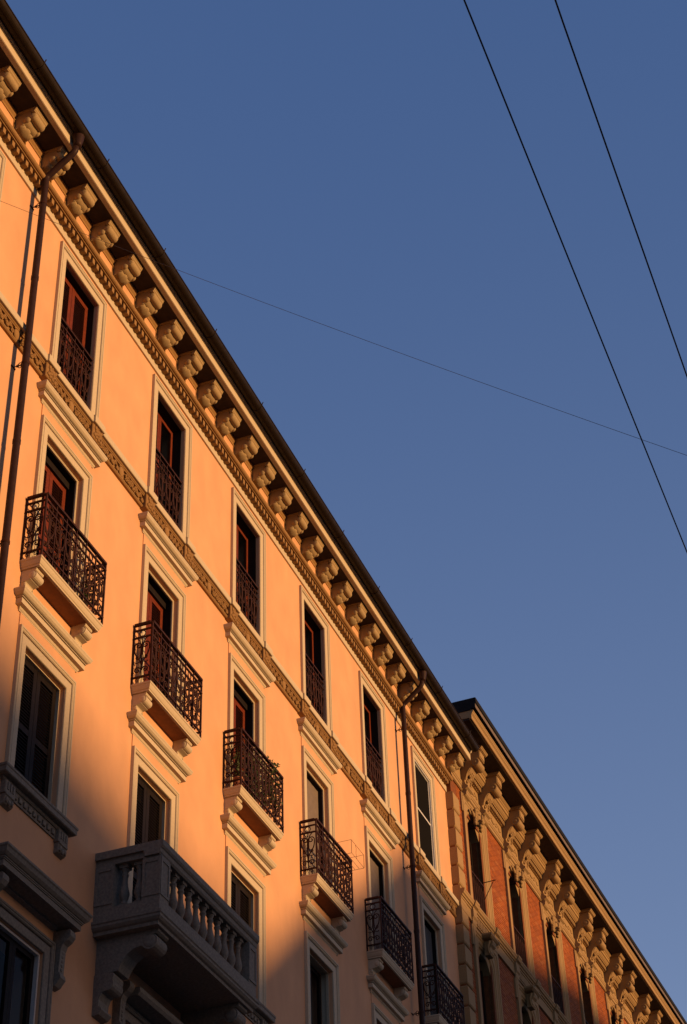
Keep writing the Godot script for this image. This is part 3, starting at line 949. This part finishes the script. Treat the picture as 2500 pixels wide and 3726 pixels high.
func build_brick() -> void:
	var t := thing("brick_building", "red brick building with carved stone window frames and large scroll brackets under its eaves", "building", V(18.45, 0, 0.13))
	t.rotation.y = -deg_to_rad(1.0)
	var len := 24.0
	var n := 7
	var holes := []
	for k in n:
		for y in [[19.72, 22.08], [15.9, 18.92], [12.2, 15.0]]:
			holes.append(Rect2(1.10 + PERIOD * k, y[0], 0.90, y[1] - y[0]))
	put("wall", wall_with_openings(0.0, len, 0.0, 23.6, holes, 0.45), mat.mortar, t)
	var m := MB.new()
	for y in [11.6, 15.4, 19.1, 23.2]: m.box(V(0.45, y, -7.9), V(len - 0.1, y + 0.25, -0.46))
	m.box(V(0.41, 0, -8.4), V(len, 23.5, -8.0))
	for k in n + 1: m.box(V(PERIOD * k - 0.06 + 0.46, 0.1, -7.95), V(PERIOD * k + 0.06 + 0.46, 23.1, -0.47))
	put("interior", m, mat.room, t)
	m = MB.new()
	m.quad(V(0, 0, -8.4), V(0, 0, 0), V(0, 23.6, 0), V(0, 23.6, -8.4)); m.box(V(0.002, 0, -8.4), V(0.4, 23.6, -0.452))
	put("end_wall", m, mat.mortar, t)
	# bricks: each has its own faces, standing proud of the mortar
	rng.seed = 77
	m = MB.new()
	m.tinted = true
	var keep := []
	for k in n:
		keep.append(Rect2(0.69 + PERIOD * k, 19.5, 1.72, 3.2))
		keep.append(Rect2(0.69 + PERIOD * k, 15.7, 1.72, 3.5))
	var row := 0
	var y := 15.2
	while y < 22.6:
		if y > 19.22 and y < 19.72:
			y += 0.068; row += 1
			continue
		var x := 0.40 - (0.125 if row % 2 else 0.0)
		while x < len:
			var a := maxf(x, 0.40)
			var b := x + 0.236
			var skip := false
			for r in keep:
				if y + 0.03 > r.position.y and y + 0.03 < r.end.y and b > r.position.x and a < r.end.x:
					if a < r.position.x - 0.03: b = r.position.x
					elif b > r.end.x + 0.03: a = r.end.x
					else: skip = true
			if not skip and b - a > 0.03:
				var q := rng.randf()
				m.col = Color(0.32, 0.080, 0.006).lerp(Color(0.22, 0.052, 0.005), q) if rng.randf() < 0.93 else Color(0.32, 0.105, 0.022)
				var e := 0.004
				var h := 0.056
				var d := 0.004 + rng.randf() * 0.005
				m.quad(V(a + e, y + e, d), V(b - e, y + e, d), V(b - e, y + h - e, d), V(a + e, y + h - e, d))
				m.quad(V(a, y, 0), V(b, y, 0), V(b - e, y + e, d), V(a + e, y + e, d))
				m.quad(V(a + e, y + h - e, d), V(b - e, y + h - e, d), V(b, y + h, 0), V(a, y + h, 0))
				m.quad(V(a, y, 0), V(a + e, y + e, d), V(a + e, y + h - e, d), V(a, y + h, 0))
				m.quad(V(b - e, y + e, d), V(b, y, 0), V(b, y + h, 0), V(b - e, y + h - e, d))
			x += 0.25
		y += 0.068
		row += 1
	stuff(put("bricks", m, mat.brick, t))
	# quoins
	for i in 16:
		m = MB.new()
		var yb := 15.14 + 0.47 * i
		if yb + 0.44 > 22.55: break
		if yb > 18.85 and yb < 19.7:
			pass
		var wq := 0.37 if i % 2 else 0.42
		var rings := []
		# rounded face wrapping the corner
		for e in [[0.0, 0.0], [0.012, 0.03], [0.035, 0.048], [0.40, 0.048], [0.428, 0.03], [0.44, 0.0]]:
			var o: float = e[1]
			rings.append([Vector3(-o * 0.55, yb + 0.44 - e[0], -0.4), Vector3(-o * 0.55, yb + 0.44 - e[0], o), Vector3(wq - 0.03 + o * 0.5, yb + 0.44 - e[0], o), Vector3(wq, yb + 0.44 - e[0], 0.0)])
		m.loft(rings)
		put("quoin", m, mat.trim, t)

	# entablature
	m = MB.new()
	m.mould(P([0.0, 22.80, 0.07, 22.80, 0.07, 22.74, 0.06, 22.735, 0.06, 22.68, 0.045, 22.675, 0.045, 22.60, 0.06, 22.59, 0.06, 22.565, 0.03, 22.55, 0.0, 22.55]), 0.0, len)
	put("architrave", m, mat.trim, t)
	m = MB.new()
	m.mould(P([0.0, 23.5999, 0.34, 23.5999, 0.34, 23.55, 0.31, 23.52, 0.28, 23.50, 0.28, 23.46, 0.26, 23.45, 0.26, 23.37, 0.23, 23.36, 0.23, 23.33, 0.19, 23.29, 0.17, 23.28, 0.17, 23.25, 0.085, 23.245, 0.085, 23.12, 0.045, 23.115, 0.045, 22.8005, 0.0, 22.8005]), 0.0, len)
	put("cornice_moulding", m, mat.trim, t)
	m = MB.new()
	m.block(V(0, 23.13, 0.0855), V(0.055, 23.243, 0.145), 0.004)
	var dm := m.mesh()
	for i in int(len / 0.10):
		put("dentil", dm, mat.trim, t, V(0.03 + 0.10 * i, 0))
	m = MB.new()
	rng.seed = 9
	for i in 20:
		m.ell(V(0.04 + 0.034 * i, 22.955 + 0.055 * sin(i * 1.3), 0.048), Vector3(0.03, 0.03 + 0.02 * rng.randf(), 0.022), 6, 4, Basis(Vector3.BACK, rng.randf() * 3))
	m.ell(V(0.36, 22.95, 0.055), Vector3(0.08, 0.10, 0.03), 10, 6)
	var orn := m.mesh()
	# consoles
	var con := MB.new()
	var cp := P([0.0, 23.52, 0.54, 23.52, 0.54, 23.33])
	for i in 11:
		var a := PI * 0.42 - PI * 1.12 * i / 10.0
		cp.append(Vector2(0.43 + cos(a) * 0.105, 23.215 + sin(a) * 0.105))
	cp.append_array(P([0.33, 23.10, 0.27, 23.02, 0.20, 22.96, 0.15, 22.88, 0.125, 22.78, 0.15, 22.70, 0.20, 22.66, 0.20, 22.62, 0.13, 22.58, 0.0, 22.56]))
	con.mould(cp, 0.05, 0.41)
	var conm := con.mesh()
	var ccap := MB.new()
	ccap.mould(P([0.0, 23.5995, 0.635, 23.5995, 0.635, 23.575, 0.61, 23.55, 0.60, 23.535, 0.575, 23.53, 0.575, 23.5205, 0.0, 23.5205]), 0.0, 0.46)
	ccap.block(V(0.075, 23.355, 0.535), V(0.385, 23.515, 0.56), 0.01)
	var ccapm := ccap.mesh()
	var cvol := MB.new()
	cvol.lathe(P([0.0, 0.035, 0.03, 0.034, 0.045, 0.016, 0.06, 0.014, 0.075, 0.026, 0.098, 0.024, 0.108, 0.0]), V(0, 23.215, 0.43), V(1, 0), 14)
	cvol.lathe(P([0.108, 0.0, 0.098, -0.024, 0.075, -0.026, 0.06, -0.014, 0.045, -0.016, 0.03, -0.034, 0.0, -0.035]), V(0, 23.215, 0.43), V(1, 0), 14)
	var cvolm := cvol.mesh()
	var carc := MB.new()
	var arc := []
	for q in bez(Vector2(0.33, 23.12), Vector2(0.24, 23.06), Vector2(0.17, 22.95), Vector2(0.15, 22.74), 9): arc.append(V(0, q.y, q.x))
	carc.tube(arc, 0.016, 5)
	var carcm := carc.mesh()
	var cleaf := MB.new()
	for i in 6:
		cleaf.ell(V(0.23 + 0.035 * (i % 3 - 1), 22.83 + 0.040 * i, 0.155 + 0.026 * i), Vector3(0.055, 0.04, 0.03), 7, 5)
	var cleafm := cleaf.mesh()
	var pend := MB.new()
	pend.mould(P([0.0, 22.5595, 0.16, 22.5595, 0.16, 22.53, 0.145, 22.51, 0.145, 22.46, 0.115, 22.43, 0.06, 22.41, 0.0, 22.40]), 0.07, 0.39)
	var pendm := pend.mesh()
	for k in n + 1:
		for e in [0.675, 1.985]:
			var xx: float = e + PERIOD * k
			if xx > len - 0.6: continue
			var c := put("console", conm, mat.trim, t, V(xx, 0))
			put("cap", ccapm, mat.trim, c); put("leaf", cleafm, mat.trim, c); put("volute", cvolm, mat.trim, c, V(0.05, 0)); put("volute", cvolm, mat.trim, c, V(0.41, 0))
			put("side_rib", carcm, mat.trim, c, V(0.045, 0)); put("side_rib", carcm, mat.trim, c, V(0.415, 0)); put("pendant", pendm, mat.trim, c)
		for e in [[1.14, 1.1], [2.46, 1.75]]:
			var xx: float = e[0] + PERIOD * k
			if xx > len - 1.3: continue
			var o := put("frieze_ornament", orn, mat.trim, t, V(xx, 0))
			o.scale.x = e[1]
			stuff(o)
	# crown, gutter board and roof edge with a return on the left
	var xl := -0.52
	m = MB.new()
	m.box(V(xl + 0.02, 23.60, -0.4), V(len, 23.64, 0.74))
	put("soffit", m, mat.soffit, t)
	m = MB.new()
	m.mould(P([0.5, 23.83, 0.85, 23.83, 0.85, 23.80, 0.835, 23.785, 0.825, 23.755, 0.81, 23.745, 0.81, 23.725, 0.80, 23.72, 0.80, 23.625, 0.79, 23.615, 0.742, 23.612, 0.742, 23.641, 0.5, 23.641]), xl, len)
	put("crown_moulding", m, mat.trim, t)
	m = MB.new()
	m.mould(P([-1.0, 23.831, 0.80, 23.831, 0.80, 23.86, 0.905, 23.87, 0.905, 23.985, 0.94, 24.0, 0.94, 24.13, 0.92, 24.14, -1.0, 24.14]).duplicate(), xl - 0.02, len)
	put("gutter_board", m, mat.slate, t)
	m = MB.new()
	m.box(V(xl - 0.005, 23.872, 0.9052), V(len, 23.982, 0.915))
	put("gutter_band", m, mat.band, t)
	m = MB.new()
	m.mould(P([-4.5, 25.2, 0.3, 24.25, 0.3, 24.1405, -8.4, 24.1405, -8.4, 24.4]), xl, len)
	put("roof", m, mat.rooftile, t)

	# string course between the two upper floors
	m = MB.new()
	m.mould(P([0.0, 19.72, 0.14, 19.705, 0.145, 19.69, 0.145, 19.66, 0.13, 19.64, 0.12, 19.60, 0.09, 19.585, 0.085, 19.55, 0.06, 19.545, 0.06, 19.50, 0.04, 19.495, 0.04, 19.26, 0.055, 19.25, 0.055, 19.225, 0.0, 19.215]), -0.02, len)
	put("string_course", m, mat.trim, t)
	m = MB.new()
	m.mould(P([0.05, 19.727, 0.175, 19.71, 0.18, 19.70, 0.18, 19.655, 0.165, 19.635, 0.15, 19.58, 0.10, 19.56, 0.10, 19.34, 0.07, 19.30, 0.07, 19.19, 0.05, 19.15, 0.03, 19.15]), 0, 0.26)
	var sb := m.mesh()
	for k in n:
		for e in [0.66, 2.18]: put("sill_bracket", sb, mat.trim, t, V(e + PERIOD * k, 0))
		m = MB.new()
		for i in 11: m.box(V(0.95 + PERIOD * k + 0.11 * i, 19.28, 0.0402), V(1.02 + PERIOD * k + 0.11 * i, 19.47, 0.06))
		put("string_fluting", m, mat.trim, t)

	# windows
	var sp := P([0.0, 0.0, 0.0, 0.06, 0.015, 0.068, 0.08, 0.068, 0.095, 0.05, 0.13, 0.046, 0.15, 0.03, 0.16, 0.022, 0.16, 0.034, 0.25, 0.034, 0.26, 0.018, 0.30, 0.014, 0.32, -0.02, 0.40, -0.03, 0.40, -0.1])
	var mask := lion_mask()
	for k in n:
		for lvl in 2:
			var x0 := 0.70 + PERIOD * k
			var yb: float = [19.722, 15.9][lvl]
			var yt: float = [22.545, 19.212][lvl]
			var ya: float = yt - 0.42
			m = MB.new()
			# frame with cut corners at the head
			var rings := []
			for q in sp:
				var d: float = q.x
				var x1 := x0 + 1.70
				var ch := 0.24 * (d / 0.4) + 0.0
				rings.append([Vector3(x0 + d, yb, q.y), Vector3(x0 + d, yt - 0.06 - d - ch, q.y), Vector3(x0 + d + ch, yt - 0.06 - d, q.y), Vector3(x1 - d - ch, yt - 0.06 - d, q.y), Vector3(x1 - d, yt - 0.06 - d - ch, q.y), Vector3(x1 - d, yb, q.y)])
			m.loft(rings)
			# shoulders
			m.block(V(x0 - 0.07, yt - 0.55, 0.0), V(x0 - 0.0005, yt - 0.061, 0.055), 0.008)
			m.block(V(x0 + 1.7005, yt - 0.55, 0.0), V(x0 + 1.77, yt - 0.061, 0.055), 0.008)
			put("window_surround", m, mat.trim, t)
			# infill behind the cut corners
			m = MB.new()
			var h0 := V(x0 + 0.4, yt - 0.46, -0.1)
			m.box(V(x0 + 0.15, yt - 0.46, -0.12), V(x0 + 1.55, yt - 0.07, -0.1005))
			for e in [[x0 + 0.4, 1.0], [x0 + 1.3, -1.0]]:
				var p0 := V(e[0], yt - 0.70, -0.1)
				var p1 := V(e[0] + e[1] * 0.24, yt - 0.46, -0.1)
				var p2 := V(e[0], yt - 0.46, -0.1)
				m.tri(p0, p1, p2); m.tri(p0 + V(0, 0, -0.2), p2 + V(0, 0, -0.2), p1 + V(0, 0, -0.2))
				m.quad(p0, p0 + V(0, 0, -0.2), p1 + V(0, 0, -0.2), p1)
			put("head_infill", m, mat.trim, t)
			if lvl == 0:
				put("lion_mask", mask, mat.trim, t, V(x0 + 0.85, yt - 0.36, 0.10))
			else:
				m = MB.new()
				m.hood(P([0.0, 0.02, 0.25, 0.0, 0.25, -0.04, 0.22, -0.07, 0.19, -0.09, 0.0, -0.10]), -0.06, 0.06)
				m.mould(P([0.0, -0.1005, 0.20, -0.1005, 0.21, -0.15, 0.19, -0.21, 0.14, -0.25, 0.13, -0.33, 0.15, -0.38, 0.12, -0.43, 0.0, -0.44]), -0.12, 0.12)
				for e in [-1.0, 1.0]:
					m.tube([V(0.13 * e, -0.12, 0.14), V(0.17 * e, -0.26, 0.10), V(0.12 * e, -0.40, 0.10)], 0.03, 6)
				put("keystone", m, mat.trim, t, V(x0 + 0.85, yt - 0.05, 0.05))
			var a := x0 + 0.4
			var b := x0 + 1.3
			var oy: float = [22.08, 18.92][lvl]
			if lvl == 0:
				glazed(t, a + 0.005, b - 0.005, 19.73, oy, -0.22, mat.darkwood, 2, 21.2)
				var br := node("balconette_railing", t)
				var mm := MB.new()
				mm.box(V(a, 20.66, -0.02), V(b, 20.69, 0.0))
				for i in 6:
					var rp := []
					for q in 10: rp.append(V(a + 0.075 + 0.15 * i + cos(TAU * q / 10) * 0.07, 20.2 + sin(TAU * q / 10) * 0.35, -0.01))
					mm.tube(rp, 0.008, 4, true)
					mm.tube([V(a + 0.075 + 0.15 * i, 19.72, -0.01), V(a + 0.075 + 0.15 * i, 20.67, -0.01)], 0.007, 4)
				put("bars", mm, mat.iron, br)
			else:
				shutters(t, a, b, 15.95, oy, -0.2, mat.darkwood, mat.darkwood)
	# iron bracket arm on the first upper window
	m = MB.new()
	m.tube([V(1.95, 20.75, -0.02), V(1.98, 20.78, 0.30)], 0.012, 5)
	m.tube([V(1.96, 20.3, -0.02), V(1.98, 20.76, 0.24)], 0.010, 5)
	put("washing_line_arm", m, mat.iron, t)

func lion_mask() -> ArrayMesh:
	var m := MB.new()
	m.ell(V(0, 0, 0.02), Vector3(0.15, 0.19, 0.10), 12, 8)
	m.ell(V(0, -0.10, 0.12), Vector3(0.075, 0.075, 0.06), 10, 6)
	m.ell(V(0, 0.0, 0.13), Vector3(0.035, 0.10, 0.04), 8, 6)
	m.ell(V(0, -0.20, 0.08), Vector3(0.06, 0.05, 0.05), 8, 6)
	for s in [-1.0, 1.0]:
		m.ell(V(0.07 * s, 0.06, 0.10), Vector3(0.035, 0.03, 0.025), 8, 5)
		m.ell(V(0.16 * s, 0.15, 0.03), Vector3(0.05, 0.06, 0.05), 8, 5)
		m.ell(V(0.06 * s, -0.09, 0.14), Vector3(0.045, 0.04, 0.04), 8, 5)
		for i in 5:
			m.ell(V(s * (0.14 + 0.015 * i), 0.10 - 0.075 * i, 0.02), Vector3(0.06, 0.05, 0.05), 7, 5, Basis(Vector3.BACK, 0.5 * s))
		m.ell(V(0.24 * s, 0.02, 0.0), Vector3(0.10, 0.05, 0.035), 8, 5, Basis(Vector3.BACK, 0.6 * s))
		m.ell(V(0.36 * s, 0.08, 0.0), Vector3(0.08, 0.04, 0.03), 8, 5, Basis(Vector3.BACK, -0.4 * s))
	for i in 7:
		m.ell(V(-0.12 + 0.04 * i, 0.19, 0.04), Vector3(0.035, 0.06, 0.05), 7, 5)
	return m.mesh()

# ------------------------------------------------------------------ street, cables, things on balconies, buildings across the street
func build_street() -> void:
	var m := MB.new()
	m.box(V(-400, -0.5, -400), V(500, 0.0, 500))
	structure("street", m, mat.asphalt)
	m = MB.new()
	m.box(V(-60, 0.0, 0.0), V(80, 0.13, 3.0))
	structure("pavement", m, mat.paving)
	# tram wires parallel to the facade
	for e in [[9.304, "black tram wire nearer the facade, leftmost of the two thick cables", 0.0061], [9.617, "black tram wire farther from the facade, rightmost of the two thick cables", 0.0038]]:
		m = MB.new()
		var path := []
		for i in 61:
			var x := -30.0 + 2.0 * i
			var k := 0.0
			if e[0] > 9.5: k = 0.006 * sin(x * 2.1) + 0.004 * sin(x * 5.3)
			path.append(V(x, 7.0 + k, e[0] + e[2] * (x + 16.0) + k))
		m.tube(path, 0.0037, 6)
		var t := thing("tram_wire", e[1], "cable", Vector3.ZERO, "overhead tram wires")
		put("wire", m, mat.cable, t)
	# thin wire slung from the facade across the street
	m = MB.new()
	var p0 := V(-2.52, 20.55, 0.03)
	var p1 := V(0.62, 12.2, 12.25)
	var path := []
	for i in 41:
		var s := i / 40.0
		path.append(p0.lerp(p1, s) + V(0, -0.16 * 4.0 * s * (1 - s), 0))
	m.tube(path, 0.0028, 5)
	var w := thing("span_wire", "thin grey wire slung from the facade out across the sky", "wire")
	put("wire", m, mat.cable, w)
	var pole := thing("tram_pole", "tall grey steel pole that holds the thin span wire", "pole", V(0.62, 0, 12.30))
	m = MB.new()
	m.lathe(P([0.0, 0.0, 0.16, 0.0, 0.16, 0.5, 0.11, 0.6, 0.08, 12.4, 0.0, 12.45]), V(0, 0), Vector3.UP, 12)
	put("shaft", m, mat.gutter, pole)

func plant(label: String, at: Vector3, pot_h: float, spread: Vector3, count: int, seedn: int, trail := Vector3.ZERO) -> void:
	var t := thing("potted_plant", label, "plant", at, "potted plants on the balconies")
	var m := MB.new()
	m.lathe(P([0.0, 0.0, 0.055, 0.0, 0.08, pot_h - 0.03, 0.092, pot_h - 0.03, 0.092, pot_h, 0.075, pot_h, 0.07, pot_h - 0.02, 0.0, pot_h - 0.02]), Vector3.ZERO, Vector3.UP, 12)
	put("pot", m, mat.terracotta, t)
	rng.seed = seedn
	m = MB.new()
	var stems := MB.new()
	for i in count:
		var d := V(rng.randf_range(-1, 1), rng.randf_range(0, 1), rng.randf_range(-1, 1)) * spread + V(0, pot_h + 0.02) + trail * rng.randf()
		if i % 4 == 0: stems.tube([V(0, pot_h - 0.02), V(d.x * 0.4, pot_h + (d.y - pot_h) * 0.7, d.z * 0.4), d], 0.0025, 4)
		var b := Basis(V(rng.randf_range(-1, 1), rng.randf_range(-1, 1), rng.randf_range(-1, 1)).normalized(), rng.randf() * 6.0)
		var l := 0.028 + rng.randf() * 0.028
		var q := [V(0, 0, 0), V(l * 0.45, 0.006, l * 0.5), V(0, 0, l * 1.3), V(-l * 0.45, 0.006, l * 0.5)]
		m.tri(d + b * q[0], d + b * q[1], d + b * q[2]); m.tri(d + b * q[0], d + b * q[2], d + b * q[3])
	stuff(put("foliage", m, mat.leaf, t))
	put("stems", stems, mat.leaf, t)

func build_balcony_things() -> void:
	var bx := BAY * 2 - 0.05
	plant("terracotta pot with a bushy plant at the left corner of the ivy balcony", V(bx + 0.02, 15.766, 0.20), 0.22, V(0.14, 0.5, 0.08), 130, 3)
	plant("terracotta pot in the middle of the ivy balcony, leaves reaching the handrail", V(bx + 0.75, 15.766, 0.18), 0.2, V(0.2, 0.85, 0.08), 320, 4)
	plant("ivy pot whose green tendrils spill over the handrail", V(bx + 1.02, 15.766, 0.2), 0.2, V(0.16, 0.84, 0.07), 260, 6, V(0.24, 0.16, 0.10))
	plant("small pot at the right end of the leftmost iron balcony", V(-0.05 + 1.35, 15.766, 0.17), 0.18, V(0.10, 0.4, 0.07), 110, 8)
	# folding wire rack hung on the end of a balcony
	var t := thing("wire_rack", "folded thin wire plant rack hung on the outside of an iron balcony", "rack", V(10.40, 16.47, 0.45))
	var m := MB.new()
	var c := [V(0, 0.36, -0.13), V(0.62, 0.36, -0.13), V(0.62, 0.36, 0.13), V(0, 0.36, 0.13)]
	var d := [V(0, 0.1, -0.13), V(0.62, 0.1, -0.13), V(0.62, 0.1, 0.13), V(0, 0.1, 0.13)]
	for i in 4:
		m.tube([c[i], c[(i + 1) % 4]], 0.004, 4); m.tube([d[i], d[(i + 1) % 4]], 0.004, 4); m.tube([c[i], d[i]], 0.004, 4)
	for s in [-0.04, 0.04]: m.tube([V(0, 0.1, s), V(0.62, 0.1, s)], 0.004, 4)
	m.tube([V(0.2, 0.36, 0.13), V(0.24, 0.30, 0.13), V(0.22, 0.2, 0.13), V(0.26, 0.1, 0.13)], 0.004, 4)
	put("wire_frame", m, mat.iron, t)

func far_building(called: String, label: String, z: float, pts: Array, depth: float) -> void:
	# wall and roof whose skyline, seen from the sun, shades the lower floors of the facade
	var t := thing(called, label, "building", V(0, 0, z))
	var m := MB.new()
	var x0: float = pts[0].x
	var x1: float = pts[-1].x
	for i in pts.size() - 1:
		var a: Vector2 = pts[i]
		var b: Vector2 = pts[i + 1]
		if b.x - a.x < 0.01: continue
		var e := minf(a.y, b.y)
		m.box(V(a.x, 0, 0), V(b.x, e, depth))
	put("wall", m, mat.plaster, t)
	m = MB.new()
	for i in pts.size() - 1:
		var a: Vector2 = pts[i]
		var b: Vector2 = pts[i + 1]
		if b.x - a.x < 0.01: continue
		var e := minf(a.y, b.y)
		var q := [V(a.x, e + 0.002, -0.01), V(b.x, e + 0.002, -0.01), V(b.x, b.y + 0.012, -0.01), V(a.x, a.y + 0.012, -0.01)]
		var dz := V(0, 0, depth + 0.02)
		m.quad(q[0], q[3], q[2], q[1])
		m.quad(q[0] + dz, q[1] + dz, q[2] + dz, q[3] + dz)
		m.quad(q[3], q[3] + dz, q[2] + dz, q[2])
	put("roof", m, mat.rooftile, t)
	m = MB.new()
	m.box(V(0, 0, -0.06), V(1.3, 2.1, 0.02))
	var wm := m.mesh()
	var x := x0 + 1.2
	while x < x1 - 2.0:
		var h := 99.0
		for i in pts.size() - 1:
			if pts[i + 1].x > x and pts[i].x < x + 1.3: h = minf(h, minf(pts[i].y, pts[i + 1].y))
		var y := 4.6
		while y + 2.4 < h:
			put("window", wm, mat.greyscreen, t, V(x, y))
			y += 3.6
		x += 3.2

func build_across() -> void:
	# skyline points are the facade's shadow edge carried back along the sun's direction
	var d1 := 150.0
	var near := []
	var far := []
	for e in [[-60.0, 15.0], [-3.0, 14.8], [1.0, 14.2], [4.0, 13.7], [60.0, 13.6]]:
		far.append(Vector2(e[0] + SUN_X * d1, e[1] + SUN_Y * d1))
	far_building("distant_building", "long plaster building far down the side street", d1, far, 14.0)
	far_building("added_sky_blocker", "tall plaster building added unseen across the street to cut sky light, behind and left of the viewer", 21.0, [Vector2(-90, 23.0), Vector2(-15, 23.0)], 14.0)  # added out of view to block sky and darken left-facing sides
	var d2 := 75.0
	for e in [[6.8, 12.9], [8.2, 14.05], [9.8, 15.4], [12.3, 16.9], [13.6, 17.8], [14.9, 18.95], [18.2, 19.05], [24.2, 20.4], [28.0, 21.3], [60.0, 22.2]]:
		near.append(Vector2(e[0] + SUN_X * d2, e[1] + SUN_Y * d2))
	far_building("opposite_building", "plaster building with a sloping tiled roof across the street", d2, near, 12.0)

func _ready() -> void:
	materials()
	camera_and_light()
	build_street()
	build_across()
	build_orange()
	build_brick()
	build_balcony_things()
